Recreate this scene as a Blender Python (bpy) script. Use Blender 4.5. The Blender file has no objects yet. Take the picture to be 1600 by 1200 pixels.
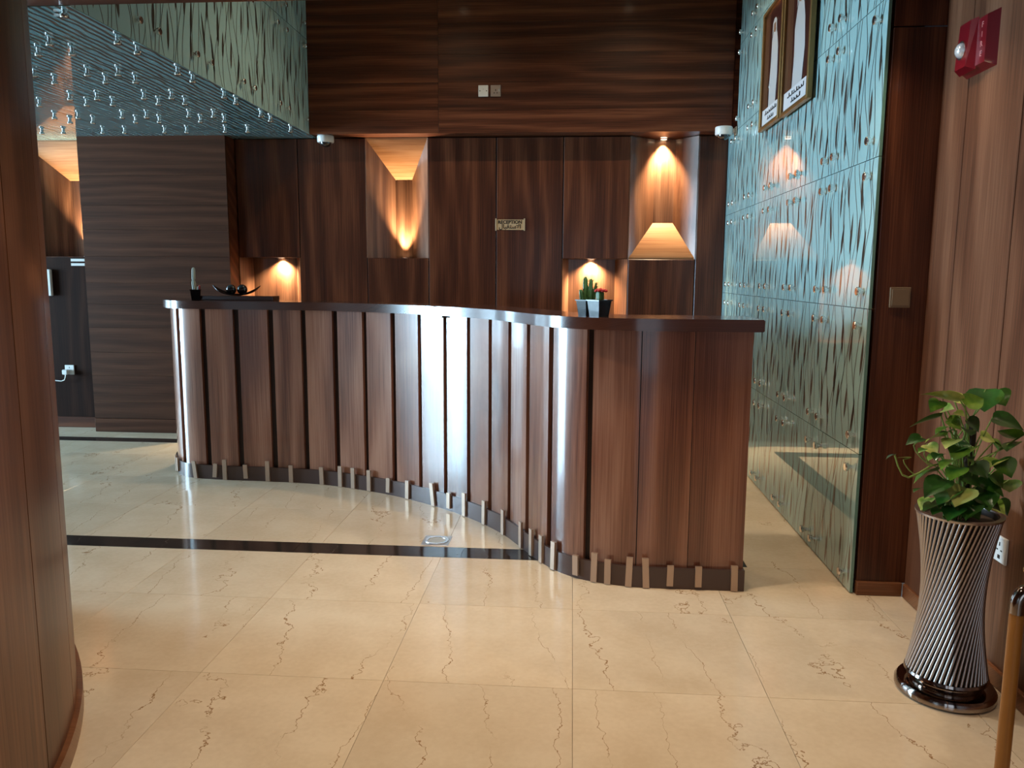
import bpy, bmesh, math, random
from math import sin, cos, pi, radians as R
from mathutils import Vector as V, Matrix

C = bpy.context.scene.collection
S = bpy.context.scene
rnd = random.Random(7)

# ------------------------------------------------------------------ camera
PITCH, YAW, ROLL = R(7.85), R(4.31), R(.335)
fw = V((-sin(YAW) * cos(PITCH), cos(YAW) * cos(PITCH), -sin(PITCH)))
rt = V((cos(YAW), sin(YAW), 0)); up = rt.cross(fw)
rt, up = cos(ROLL) * rt + sin(ROLL) * up, -sin(ROLL) * rt + cos(ROLL) * up
cd = bpy.data.cameras.new('camera'); cam = bpy.data.objects.new('camera', cd); C.objects.link(cam)
cam.matrix_world = Matrix(((rt.x, up.x, -fw.x, 0), (rt.y, up.y, -fw.y, 0), (rt.z, up.z, -fw.z, 1.3), (0, 0, 0, 1)))
cd.sensor_width = 36; cd.lens = 36 * 1234 / 1600; cd.clip_start = .05
S.camera = cam

# ------------------------------------------------------------------ world, daylight, exposure
S.view_settings.view_transform = 'Standard'; S.view_settings.look = 'None'
S.view_settings.exposure = 0.0; S.view_settings.gamma = 1; S.view_settings.use_curve_mapping = False
w = bpy.data.worlds.new('world'); S.world = w; w.use_nodes = True
w.node_tree.nodes['Background'].inputs[0].default_value = (.55, .75, 1, 1)
w.node_tree.nodes['Background'].inputs[1].default_value = .6


def lamp(name, kind, loc, power, col, aim=None, parent=None, **kw):
    d = bpy.data.lights.new(name, kind); d.energy = power; d.color = col
    for k, v in kw.items():
        setattr(d, k, v)
    o = bpy.data.objects.new(name, d); C.objects.link(o); o.location = loc
    if aim is not None:
        o.rotation_euler = V(aim).to_track_quat('-Z', 'Y').to_euler()
    if parent:
        o.parent = parent; o.location = V(loc) - parent.location
    return o


DAY = (.50, .78, 1)
WARM = (1, .77, .48)
lamp('daylight_window', 'AREA', (-10.12, 4.27, 1.1), 2400, DAY, (1, 0, 0), shape='RECTANGLE', size=2.2, size_y=3.65)
lamp('daylight_entrance', 'AREA', (-.2, -3.42, 1.15), 9, (.8, .9, 1), (0, 1, 0), shape='RECTANGLE', size=2.0, size_y=2.1)
S.cycles.max_bounces = 8
S.cycles.diffuse_bounces = 4
S.cycles.sample_clamp_indirect = 6

# ------------------------------------------------------------------ materials


class NT:
    def __init__(self, name):
        self.m = bpy.data.materials.new(name); self.m.use_nodes = True
        self.t = self.m.node_tree; self.b = self.t.nodes['Principled BSDF']

    def n(self, typ, **kw):
        o = self.t.nodes.new(typ)
        for k, v in kw.items():
            if k.startswith('i_'):
                key = k[2:]
                o.inputs[int(key) if key.isdigit() else key].default_value = v
            else:
                setattr(o, k, v)
        return o

    def l(self, a, b):
        self.t.links.new(a, b)

    def math(self, op, a, b=None):
        o = self.n('ShaderNodeMath', operation=op)
        for i, x in enumerate((a, b)):
            if x is None: continue
            if isinstance(x, (int, float)): o.inputs[i].default_value = x
            else: self.l(x, o.inputs[i])
        return o.outputs[0]

    def ramp(self, fac, stops):
        o = self.n('ShaderNodeValToRGB'); e = o.color_ramp.elements
        while len(e) < len(stops): e.new(.5)
        for el, (p, c) in zip(e, stops):
            el.position = p; el.color = (*c, 1)
        self.l(fac, o.inputs[0]); return o.outputs[0]


def plain(name, col, rough=.5, metal=0, coat=0, spec=.5, bump=0):
    k = NT(name); b = k.b
    b.inputs['Base Color'].default_value = (*col, 1); b.inputs['Roughness'].default_value = rough
    b.inputs['Metallic'].default_value = metal; b.inputs['Coat Weight'].default_value = coat
    b.inputs['Coat Roughness'].default_value = .04
    b.inputs['Specular IOR Level'].default_value = spec
    nz = k.n('ShaderNodeTexNoise', i_Scale=35.0, i_Detail=3.0)
    tc = k.n('ShaderNodeTexCoord'); k.l(tc.outputs['Object'], nz.inputs['Vector'])
    mp = k.n('ShaderNodeMapRange', i_3=max(.01, rough * .85), i_4=min(1, rough * 1.15))
    k.l(nz.outputs['Fac'], mp.inputs[0]); k.l(mp.outputs[0], b.inputs['Roughness'])
    return k.m


def wood(name, dark, mid, light, axis='Z', rough=.38, coat=.18, crough=.12, freq=34.0, tone=(.82, 1.14), spec=.28, figw=.14):
    k = NT(name)
    tc = k.n('ShaderNodeTexCoord'); oi = k.n('ShaderNodeObjectInfo')
    off = k.n('ShaderNodeVectorMath', operation='SCALE'); off.inputs[0].default_value = (37, 91, 53)
    k.l(oi.outputs['Random'], off.inputs['Scale'])
    ad = k.n('ShaderNodeVectorMath', operation='ADD'); k.l(tc.outputs['Object'], ad.inputs[0]); k.l(off.outputs[0], ad.inputs[1])
    sp = k.n('ShaderNodeSeparateXYZ'); k.l(ad.outputs[0], sp.inputs[0])
    x, y, z = sp.outputs
    if axis == 'Z': acr, dep, aln = x, y, z
    elif axis == 'X': acr, dep, aln = z, y, x
    else: acr, dep, aln = x, z, y
    acr = k.math('ADD', acr, k.math('MULTIPLY', dep, .83))

    def vec(a, b):
        c = k.n('ShaderNodeCombineXYZ')
        k.l(k.math('MULTIPLY', acr, a), c.inputs[0]); k.l(k.math('MULTIPLY', aln, b), c.inputs[1]); return c.outputs[0]
    n1 = k.n('ShaderNodeTexNoise', i_Scale=1.0, i_Detail=2.0); k.l(vec(2.6, .42), n1.inputs['Vector'])
    n2 = k.n('ShaderNodeTexNoise', i_Scale=1.0, i_Detail=5.0, i_Roughness=.6); k.l(vec(190, 2.0), n2.inputs['Vector'])
    n3 = k.n('ShaderNodeTexNoise', i_Scale=1.0, i_Detail=2.0); k.l(vec(14, .35), n3.inputs['Vector'])
    fig = k.math('SINE', k.math('ADD', k.math('MULTIPLY', acr, freq), k.math('MULTIPLY', n1.outputs['Fac'], 22)))
    fig = k.math('POWER', k.math('ADD', k.math('MULTIPLY', fig, .5), .5), 1.6)
    f = k.math('ADD', k.math('MULTIPLY', fig, figw), k.math('MULTIPLY', n2.outputs['Fac'], .55))
    f = k.math('ADD', f, k.math('ADD', k.math('MULTIPLY', n3.outputs['Fac'], .28), .065 - (figw - .11) * .4))
    col = k.ramp(f, [(.38, dark), (.52, mid), (.70, light)])
    mr = k.n('ShaderNodeMapRange', i_3=tone[0], i_4=tone[1]); k.l(oi.outputs['Random'], mr.inputs[0])
    mx = k.n('ShaderNodeVectorMath', operation='SCALE'); k.l(col, mx.inputs[0]); k.l(mr.outputs[0], mx.inputs['Scale'])
    b = k.b; k.l(mx.outputs[0], b.inputs['Base Color'])
    b.inputs['Roughness'].default_value = rough; b.inputs['Specular IOR Level'].default_value = spec
    b.inputs['Coat Weight'].default_value = coat; b.inputs['Coat Roughness'].default_value = crough
    bp = k.n('ShaderNodeBump', i_Strength=.06, i_Distance=.002); k.l(n2.outputs['Fac'], bp.inputs['Height']); k.l(bp.outputs[0], b.inputs['Normal'])
    return k.m


def marble(name, base, base2, vein, vamt, rough):
    k = NT(name)
    tc = k.n('ShaderNodeTexCoord'); oi = k.n('ShaderNodeObjectInfo')
    off = k.n('ShaderNodeVectorMath', operation='SCALE'); off.inputs[0].default_value = (17, 31, 5)
    k.l(oi.outputs['Random'], off.inputs['Scale'])
    ad = k.n('ShaderNodeVectorMath', operation='ADD'); k.l(tc.outputs['Object'], ad.inputs[0]); k.l(off.outputs[0], ad.inputs[1])
    mp = k.n('ShaderNodeVectorMath', operation='MULTIPLY'); mp.inputs[1].default_value = (1, .22, 1); k.l(ad.outputs[0], mp.inputs[0])
    a = k.n('ShaderNodeTexNoise', i_Scale=1.7, i_Detail=2.0, i_Roughness=.5, i_Distortion=.2); k.l(mp.outputs[0], a.inputs['Vector'])
    c = k.n('ShaderNodeTexNoise', i_Scale=5.0, i_Detail=4.0); k.l(ad.outputs[0], c.inputs['Vector'])
    d = k.n('ShaderNodeTexNoise', i_Scale=55.0, i_Detail=3.0); k.l(ad.outputs[0], d.inputs['Vector'])
    e = k.n('ShaderNodeTexNoise', i_Scale=11.0, i_Detail=4.0, i_Roughness=.6); k.l(ad.outputs[0], e.inputs['Vector'])
    sp = k.n('ShaderNodeSeparateXYZ'); k.l(ad.outputs[0], sp.inputs[0])
    ph = k.math('ADD', k.math('MULTIPLY', sp.outputs[0], 11.0), k.math('MULTIPLY', sp.outputs[1], 1.6))
    ph = k.math('ADD', ph, k.math('ADD', k.math('MULTIPLY', a.outputs['Fac'], 13.0), k.math('MULTIPLY', e.outputs['Fac'], 1.9)))
    line = k.math('SUBTRACT', 1.0, k.math('MULTIPLY', k.math('ABSOLUTE', k.math('SINE', ph)), 34.0))
    line = k.math('MULTIPLY', k.math('MAXIMUM', line, 0.0), k.math('MULTIPLY', k.math('MAXIMUM', k.math('SUBTRACT', c.outputs['Fac'], .36), 0.0), vamt * 4))
    cl = k.math('ADD', k.math('MULTIPLY', c.outputs['Fac'], .7), k.math('MULTIPLY', d.outputs['Fac'], .3))
    col = k.ramp(cl, [(.35, base2), (.62, base)])
    mix = k.n('ShaderNodeMix', data_type='RGBA'); k.l(line, mix.inputs[0]); k.l(col, mix.inputs[6]); mix.inputs[7].default_value = (*vein, 1)
    mr = k.n('ShaderNodeMapRange', i_3=.95, i_4=1.04); k.l(oi.outputs['Random'], mr.inputs[0])
    mx = k.n('ShaderNodeVectorMath', operation='SCALE'); k.l(mix.outputs[2], mx.inputs[0]); k.l(mr.outputs[0], mx.inputs['Scale'])
    k.l(mx.outputs[0], k.b.inputs['Base Color'])
    k.b.inputs['Roughness'].default_value = rough
    return k.m


def emit(name, col, s):
    k = NT(name); k.b.inputs['Base Color'].default_value = (*col, 1)
    k.b.inputs['Emission Color'].default_value = (*col, 1); k.b.inputs['Emission Strength'].default_value = s
    return k.m


D_, M_, L_ = (.034, .0083, .0032), (.080, .0220, .0086), (.17, .056, .024)
WZ = wood('walnut_vertical', D_, M_, L_)
WX = wood('walnut_horizontal', D_, M_, L_, 'X', freq=50)
WREC = wood('walnut_recess', (.010, .0035, .002), (.018, .0065, .0035), (.034, .013, .007), coat=0, rough=.6, spec=.05)  # recess darkness is put into the colour: a far darker, duller walnut
WBLK = wood('walnut_block', (.040, .0135, .0062), (.066, .0235, .0112), (.10, .038, .019), 'X', freq=70, coat=.08, spec=.2, tone=(.88, 1.1))
WCOUNTER = wood('walnut_counter', (.115, .038, .020), (.215, .082, .046), (.33, .15, .092), rough=.34, coat=1, crough=.09, figw=.2, freq=26, tone=(.9, 1.1))
WRIGHT = wood('walnut_satin', (.062, .021, .010), (.122, .047, .023), (.20, .088, .047), rough=.4, coat=.25, crough=.2)
WBASE = wood('baseboard_wood', (.14, .05, .02), (.2, .075, .03), (.27, .11, .05), 'X', coat=.3)
WSLOPE = wood('oak_slope', (.22, .085, .03), (.36, .16, .065), (.5, .26, .12), 'X', coat=.1, rough=.5)
WNICHE = wood('walnut_niche', (.07, .026, .013), (.15, .065, .033), (.26, .125, .07), coat=.5)
WDARK = plain('dark_core', (.016, .006, .004), .5)
WTOP = wood('dark_lacquer', (.055, .019, .011), (.07, .024, .014), (.085, .03, .017), 'X', rough=.25, coat=1, crough=.12)
SKIRT = plain('skirting_dark', (.075, .045, .04), .32, .35, .3)
CLIP = plain('clip_metal', (.50, .36, .27), .35, .6)
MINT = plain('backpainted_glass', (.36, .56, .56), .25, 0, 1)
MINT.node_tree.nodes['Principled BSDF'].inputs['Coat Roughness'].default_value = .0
MINT_DIM = plain('backpainted_glass_dimmed', (.17, .32, .36), .25, 0, 1)  # same mint glass; the soffit's dimmer, bluer light is put into the colour
MINT_DIM.node_tree.nodes['Principled BSDF'].inputs['Coat Roughness'].default_value = .0
for m_ in (MINT, MINT_DIM):
    b_ = m_.node_tree.nodes['Principled BSDF']; b_.inputs['Specular IOR Level'].default_value = .0; b_.inputs['Coat IOR'].default_value = 1.75
PRINT = plain('leaf_ink', (.055, .05, .04), .3, 0, 1)
PRINT.node_tree.nodes['Principled BSDF'].inputs['Coat Roughness'].default_value = .0
GEDGE = plain('glass_edge', (.12, .26, .22), .1, 0, 1)
CHROME = plain('chrome', (.82, .80, .78), .22, 1)
STEEL = plain('brushed_steel', (.50, .45, .42), .33, 1)
DSTEEL = plain('dark_polished_steel', (.34, .29, .26), .09, 1)
MARBLE = marble('cream_marble', (.78, .645, .475), (.69, .55, .385), (.36, .21, .10), 2.0, .12)
GROUT = plain('grout', (.5, .37, .25), .7)
BLACKM = marble('black_marble', (.036, .027, .022), (.022, .018, .016), (.22, .18, .15), .7, .1)
WHITEP = plain('white_plastic', (.72, .72, .7), .35)
GREYP = plain('grey_plastic', (.45, .45, .42), .35)
BRASSP = plain('champagne_plate', (.26, .19, .12), .4, .4)
BLACKP = plain('black_plastic', (.006, .006, .007), .22, 0, 0, .2)
DOME = plain('smoked_dome', (.01, .01, .012), .05, 0, 1)
RED = plain('alarm_red', (.15, .003, .008), .3, 0, .4)
LENS = plain('clear_strobe', (.8, .82, .85), .08, .5, 1)
GOLD = plain('gilt_frame', (.32, .18, .065), .35, .7)
GOLD2 = plain('brass_sign', (.5, .35, .2), .5, 0)
INK = plain('ink', (.012, .008, .006), .5)
PLASTER = plain('painted_ceiling', (.55, .47, .38), .8)
GREEN = plain('cactus_green', (.05, .13, .035), .5)
PALEC = plain('pale_cactus', (.42, .45, .38), .6)
REDC = plain('cactus_red', (.35, .012, .015), .5)
SOIL = plain('soil', (.05, .03, .02), .9)
PVIO = plain('stem_green', (.2, .3, .06), .45)
MOSS = plain('moss_pole', (.035, .022, .012), .95)
POSTW = wood('honey_wood', (.3, .12, .02), (.42, .18, .035), (.5, .24, .06), coat=.5)
LAMPGLOW = emit('lamp_glow', (1, .82, .55), 14)
ROBE = plain('print_white', (.62, .64, .66), .35, 0, 1)
PBACK = plain('print_maroon', (.05, .014, .012), .3, 0, 1)
PBACK2 = plain('print_brown', (.10, .045, .025), .3, 0, 1)
SKIN = plain('print_tan', (.35, .19, .11), .4, 0, 1)
PAPER = plain('caption_paper', (.66, .68, .72), .5, 0, .6)


def leafmat():
    k = NT('pothos_leaf'); tc = k.n('ShaderNodeTexCoord'); oi = k.n('ShaderNodeObjectInfo')
    nz = k.n('ShaderNodeTexNoise', i_Scale=22.0, i_Detail=3.0); k.l(tc.outputs['Object'], nz.inputs['Vector'])
    f = k.math('ADD', k.math('MULTIPLY', nz.outputs['Fac'], .5), k.math('MULTIPLY', oi.outputs['Random'], .52))
    col = k.ramp(f, [(.3, (.016, .06, .010)), (.5, (.04, .14, .016)), (.64, (.17, .32, .03)), (.78, (.52, .56, .16))])
    k.l(col, k.b.inputs['Base Color']); k.b.inputs['Roughness'].default_value = .32
    k.b.inputs['Coat Weight'].default_value = .3
    return k.m


LEAF = leafmat()

# ------------------------------------------------------------------ object helpers


def wpos(o):
    p = V((0, 0, 0))
    while o:
        p += o.location; o = o.parent
    return p


def link(name, me, parent=None, loc=None):
    o = bpy.data.objects.new(name, me); C.objects.link(o)
    if parent: o.parent = parent
    if loc is not None: o.location = V(loc) - (wpos(parent) if parent else V())
    return o


def smooth(me, ang=35):
    for p in me.polygons: p.use_smooth = True
    me.set_sharp_from_angle(angle=R(ang))


def obj(name, bm, mat, parent=None, origin=None, sm=True, ang=35):
    """bm in world coordinates; origin = world point of the object's origin (default: the middle of its bounds)"""
    bmesh.ops.recalc_face_normals(bm, faces=bm.faces) if sm != 'keep' else None
    if origin is None:
        xs = [v.co for v in bm.verts]
        lo = V([min(c[i] for c in xs) for i in range(3)]); hi = V([max(c[i] for c in xs) for i in range(3)])
        origin = (lo + hi) / 2
    origin = V(origin)
    bmesh.ops.translate(bm, verts=bm.verts, vec=-origin)
    me = bpy.data.meshes.new(name); bm.to_mesh(me); bm.free()
    for m in (mat if isinstance(mat, (list, tuple)) else [mat]): me.materials.append(m)
    if sm: smooth(me, ang)
    return link(name, me, parent, origin)


def thing(name, label, cat, loc, group=None):
    o = bpy.data.objects.new(name, None); C.objects.link(o); o.location = loc; o.empty_display_size = .05
    return tag(o, label, cat, group)


def tag(o, label, cat, group=None):
    o['label'] = label; o['category'] = cat
    if group: o['group'] = group
    return o


def struct(o):
    o['kind'] = 'structure'; return o


def base(name, loc=(0, 0, 0)):
    o = bpy.data.objects.new(name, None); C.objects.link(o); o.location = loc; o.empty_display_size = .05
    return struct(o)


def box(lo, hi, bev=0, bm=None):
    own = bm is None
    if own: bm = bmesh.new()
    g = bmesh.ops.create_cube(bm, size=1)
    lo, hi = V(lo), V(hi)
    for v in g['verts']:
        v.co = V([lo[i] + (v.co[i] + .5) * (hi[i] - lo[i]) for i in range(3)])
    if bev:
        es = list({e for v in g['verts'] for e in v.link_edges})
        bmesh.ops.bevel(bm, geom=es, offset=bev, segments=1, affect='EDGES')
    return bm


def tube(pts, r, n=8, bm=None, caps=True):
    """tube along points; r a number or a list"""
    if bm is None: bm = bmesh.new()
    pts = [V(p) for p in pts]; rs = r if isinstance(r, (list, tuple)) else [r] * len(pts)
    rings = []; t0 = (pts[1] - pts[0]).normalized()
    u = t0.orthogonal().normalized()
    for i, p in enumerate(pts):
        t = (pts[min(i + 1, len(pts) - 1)] - pts[max(i - 1, 0)]).normalized()
        u = (u - t * u.dot(t)).normalized(); v = t.cross(u)
        rings.append([bm.verts.new(p + rs[i] * (cos(a) * u + sin(a) * v)) for a in [2 * pi * j / n for j in range(n)]])
    for a, b in zip(rings, rings[1:]):
        for j in range(n): bm.faces.new((a[j], a[(j + 1) % n], b[(j + 1) % n], b[j]))
    if caps: bm.faces.new(rings[0][::-1]); bm.faces.new(rings[-1])
    return bm


def lathe(prof, c, n=24, bm=None, axis='Z', a0=0, hoop=False):
    """profile [(radius, height)] revolved about an axis through c"""
    if bm is None: bm = bmesh.new()
    c = V(c); rings = []
    for r, h in prof:
        ring = []
        for j in range(n):
            a = a0 + 2 * pi * j / n
            if axis == 'Z': p = V((r * cos(a), r * sin(a), h))
            elif axis == 'X': p = V((h, r * cos(a), r * sin(a)))
            else: p = V((r * cos(a), h, r * sin(a)))
            ring.append(bm.verts.new(c + p))
        rings.append(ring)
    for a, b in zip(rings, rings[1:] + (rings[:1] if hoop else [])):
        for j in range(n): bm.faces.new((a[j], a[(j + 1) % n], b[(j + 1) % n], b[j]))
    if not hoop: bm.faces.new(rings[0]); bm.faces.new(rings[-1])
    bmesh.ops.remove_doubles(bm, verts=bm.verts, dist=1e-6)
    return bm


def prism(poly, z0, z1, bm=None):
    if bm is None: bm = bmesh.new()
    a = [bm.verts.new((x, y, z0)) for x, y in poly]; b = [bm.verts.new((x, y, z1)) for x, y in poly]
    n = len(poly)
    for i in range(n): bm.faces.new((a[i], a[(i + 1) % n], b[(i + 1) % n], b[i]))
    bm.faces.new(a[::-1]); bm.faces.new(b)
    return bm


def hexa(p, bm=None):
    """eight corners: 0-3 one face, 4-7 the opposite one"""
    if bm is None: bm = bmesh.new()
    v = [bm.verts.new(q) for q in p]
    for f in ((0, 1, 2, 3), (7, 6, 5, 4), (0, 4, 5, 1), (1, 5, 6, 2), (2, 6, 7, 3), (3, 7, 4, 0)):
        bm.faces.new([v[i] for i in f])
    return bm


# ------------------------------------------------------------------ the setting: floor
XG = 1.165      # face of the glass wall
YR = 3.22       # the wood return and front edge of the glass wall
YB = 6.12       # front of the bulkhead
YW = 6.30       # front of the back wall panels
ZS = 2.36       # soffit height
XS = -2.03      # edge of the glass soffit
XW = 1.38       # right wall near the camera

fl = obj('floor', box((-10.3, -3.65, -.16), (1.6, 6.75, -.012)), GROUT); struct(fl)


def tiles(x0, x1, y0, y1, xs, ys, mat, name='tile'):
    xe = [x0] + [x for x in xs if x0 + .03 < x < x1 - .03] + [x1]
    ye = [y0] + [y for y in ys if y0 + .03 < y < y1 - .03] + [y1]
    g = .0006
    for a, b in zip(xe, xe[1:]):
        for c, d in zip(ye, ye[1:]):
            obj(name, box((a + g, c + g, -.012), (b - g, d - g, 0), .0006), mat, fl, sm=False)


gx = [.02 + .609 * k for k in range(-17, 4)]
gy = [2.36 + .605 * k for k in range(-10, 8)]
tiles(-10.1, 1.4, .6, 3.49, gx, gy, MARBLE)
tiles(-10.1, 1.4, -3.5, .6, [], [], MARBLE)
tiles(-10.1, .67, 3.63, 5.78, gx, gy, MARBLE)
tiles(.807, 1.4, 3.49, 6.32, gx, gy, MARBLE)
tiles(-10.1, .807, 5.92, 6.32, gx, gy, MARBLE)
tiles(-10.1, .807, 3.49, 3.63, [.3 + .8 * k for k in range(-13, 1)], [], BLACKM, 'strip_tile')
tiles(.67, .807, 3.63, 5.78, [], [4.4, 5.1], BLACKM, 'strip_tile')
tiles(-10.1, .807, 5.78, 5.92, [.3 + .8 * k for k in range(-13, 1)], [], BLACKM, 'strip_tile')

# ------------------------------------------------------------------ outer shell
wl = struct(obj('wall_left', box((-10.15, -3.5, 0), (-10.0, 2.44, 2.36)), WZ))
obj('lintel', box((-10.15, -3.5, 2.362), (-10.0, 6.75, 2.6)), WZ, wl)
obj('jamb', box((-10.15, 6.1, 0), (-10.0, 6.6, 2.36)), WZ, wl)
win = base('window_1', (-10.07, 4.4, 0))
for a, b in (((-10.1, 2.44, 2.2), (-10.03, 6.1, 2.36)), ((-10.1, 2.44, 0), (-10.03, 2.5, 2.2)), ((-10.1, 6.04, 0), (-10.03, 6.1, 2.2)), ((-10.1, 4.24, 0), (-10.03, 4.3, 2.2)), ((-10.1, 2.5, 0), (-10.03, 6.04, .05))):
    obj('frame', box(a, b, .004), DSTEEL, win)
wf = struct(obj('wall_front', box((-10.15, -3.65, 0), (-1.3, -3.5, 2.36)), WZ))
obj('panel', box((.9, -3.65, 0), (1.6, -3.5, 2.36)), WZ, wf)
dr = base('door_1', (-.2, -3.5, 0))
for a, b in (((-1.3, -3.6, 2.24), (.9, -3.52, 2.36)), ((-1.3, -3.6, 0), (-1.22, -3.52, 2.24)), ((.82, -3.6, 0), (.9, -3.52, 2.24)), ((-.23, -3.6, 0), (-.17, -3.52, 2.24))):
    obj('frame', box(a, b, .004), DSTEEL, dr)

# near ceiling (its far edge is what shows along the top of the frame) and the high ceiling
ceil = struct(obj('ceiling', box((-10.15, -3.65, 2.362), (1.6, 3.2, 2.62)), WX))
struct(obj('ceiling_high', box((-2.06, 3.2, 3.62), (1.3, 6.75, 3.7)), PLASTER))
struct(obj('trim_1', box((-2.06, 3.17, 2.62), (1.3, 3.2, 3.7)), WX))

# ------------------------------------------------------------------ curved wall at the left (panels on a large radius)
PCX, PCY, PR = -3.156, 1.08, 1.985


def arc_panel(a0, a1, r0, r1, z0, z1, n=6, bm=None):
    if bm is None: bm = bmesh.new()
    pts = [PCX + 0, PCY]
    out = [(PCX + r1 * cos(a0 + (a1 - a0) * i / n), PCY + r1 * sin(a0 + (a1 - a0) * i / n)) for i in range(n + 1)]
    inn = [(PCX + r0 * cos(a0 + (a1 - a0) * i / n), PCY + r0 * sin(a0 + (a1 - a0) * i / n)) for i in range(n + 1)]
    return prism(out + inn[::-1], z0, z1, bm)


wc = struct(obj('wall_curved', arc_panel(R(-62), R(66), 1.75, 1.968, 0, 2.36, 40), WDARK))
ga = 28.0 - 9.25 * 9
for k in range(13):
    a0 = ga + 9.25 * k
    obj('panel', arc_panel(R(a0 + .07), R(a0 + 9.25 - .07), 1.967, PR, .055, 2.36, 6), WRIGHT, wc)
bl = struct(obj('baseboard_left', arc_panel(R(-55), R(65), 1.967, 2.0, 0, .058, 60), WBASE))

# ------------------------------------------------------------------ right wall near the camera and the return panel
wr = struct(obj('wall_right', box((XW + .018, -3.5, 0), (XW + .2, YR + .02, 2.36)), WDARK))
ye = [3.22, 3.015] + [3.015 - .365 * k for k in range(1, 18)]
for a, b in zip(ye, ye[1:]):
    obj('panel', box((XW, b + .0025, .05), (XW + .018, a - .0025, 2.36), .001), WRIGHT, wr)
br = struct(obj('baseboard_right', box((XW - .012, -3.4, 0), (XW + .01, YR - .013, .058), .003), WBASE))
wt = struct(obj('wall_return', box((XG + .024, YR, .055), (XW + .02, YR + .06, 2.23), .001), WZ))
obj('panel', box((XG + .024, YR + .002, 2.235), (XW + .02, YR + .06, 2.36), .001), WZ, wt)
struct(obj('baseboard_return', box((XG + .022, YR - .012, 0), (XW - .012, YR + .02, .058), .003), WBASE))

# ------------------------------------------------------------------ leaf printed glass panels
STUD = lathe([(.0, -.0), (.0095, 0), (.0095, .014), (.016, .015), (.0172, .018), (.0172, .027), (.0145, .030), (0, .030)], (0, 0, 0), 16)
stud_me = bpy.data.meshes.new('stud'); bmesh.ops.recalc_face_normals(STUD, faces=STUD.faces); STUD.to_mesh(stud_me); STUD.free()
stud_me.materials.append(CHROME); smooth(stud_me)


def leaf_pattern(seed, soff=False):
    """flat ink shapes in the unit panel (u across, v along), as polygons"""
    q = random.Random(seed); polys = []
    ns = 11
    for i in range(0 if soff else ns):
        u0 = (i + .5) / ns + q.uniform(-.02, .02); A = q.uniform(.03, .075); B = q.uniform(.0, .012)
        p1 = q.uniform(0, 6.28); p2 = q.uniform(0, 6.28)
        f = lambda v: u0 + A * sin(2 * pi * v + p1) + B * sin(4 * pi * v + p2)
        n = 18; hw = .005
        for j in range(n):
            a, b = j / n, (j + 1) / n
            polys.append([(f(a) - hw, a), (f(a) + hw, a), (f(b) + hw, b), (f(b) - hw, b)])
    cs = []
    for i in range(11 if not soff else 8):
        best = max([(q.uniform(.05, .95), q.uniform(.17, .83)) for _ in range(14)], key=lambda c: min([math.hypot(min(abs(c[0] - d[0]), 1 - abs(c[0] - d[0])) * 1.6, c[1] - d[1]) for d in cs] or [1]))
        cs.append(best)
    if soff:                                             # close straight stalks parting round long ovals
        ns = 12
        for i in range(ns):
            u0 = (i + .5) / ns; n = 24; hw = .0165

            def f(v):
                u = u0
                for cu, cv in cs:
                    e = 1 - ((v - cv) / .13) ** 2
                    if e > 0 and abs(u0 - cu) < .07: u += (.055 - abs(u0 - cu) * .6) * (1 if u0 > cu else -1) * e * .6
                return u
            for j in range(n):
                a, b = j / n, (j + 1) / n
                polys.append([(f(a) - hw, a), (f(a) + hw, a), (f(b) + hw, b), (f(b) - hw, b)])
        return polys
    for c in cs:
        L = q.uniform(.115, .165); W = q.uniform(.019, .025); t = q.uniform(-.2, .2); bend = q.uniform(-.008, .008)
        out = []; back = []
        for j in range(8):
            s = j / 7; hw = W * (sin(pi * s ** .8)) ** .9 if 0 < s < 1 else 0
            x = (s - .5) * 2 * L * sin(t) + bend * sin(pi * s); y = (s - .5) * 2 * L * cos(t)
            out.append((c[0] + x + hw, c[1] + y)); back.append((c[0] + x - hw, c[1] + y))
        for j in range(7):
            polys.append([out[j], out[j + 1], back[j + 1], back[j]])
    return polys


PATT = [leaf_pattern(s) for s in (3, 11, 29, 41)]
SOFF = [leaf_pattern(s, True) for s in (5, 13, 37)]


def glass_panel(parent, o, eu, ev, nrm, wu, wv, patt, studs, th=.012, PATT=PATT, paint=None):
    """o = corner of the front face, eu/ev unit vectors across and along, nrm outwards"""
    o, eu, ev, nrm = V(o), V(eu), V(ev), V(nrm); g = .0014
    P = lambda u, v, d=0: o + eu * u + ev * v + nrm * d
    bm = bmesh.new()
    fr = [bm.verts.new(P(*q)) for q in ((g, g), (wu - g, g), (wu - g, wv - g), (g, wv - g))]
    bk = [bm.verts.new(P(*q, -th)) for q in ((g, g), (wu - g, g), (wu - g, wv - g), (g, wv - g))]
    bm.faces.new(fr); bm.faces.new(bk[::-1])
    for i in range(4):
        f = bm.faces.new((fr[i], fr[(i + 1) % 4], bk[(i + 1) % 4], bk[i])); f.material_index = 1
    pan = obj('glass_panel', bm, [paint or MINT, GEDGE], parent, sm=False)
    bm = bmesh.new()
    for poly in PATT[patt % len(PATT)]:
        pts = [(min(max(u, .004), .996) * wu, min(max(v, .004), .996) * wv) for u, v in poly]
        if len({(round(a, 5), round(b, 5)) for a, b in pts}) < 3: continue
        vs = [bm.verts.new(P(a, b, .0004)) for a, b in pts]
        bm.faces.new(vs)
    bmesh.ops.remove_doubles(bm, verts=bm.verts, dist=1e-5)
    for f in bm.faces:
        f.normal_update()
        if f.normal.dot(nrm) < 0: f.normal_flip()
    obj('leaf_print', bm, PRINT, pan, sm='keep')
    rot = nrm.to_track_quat('Z', 'Y').to_euler()
    for su, sv in studs:
        s = link('stud', stud_me, pan, P(su, sv, 0)); s.rotation_euler = rot
    return pan


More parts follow.
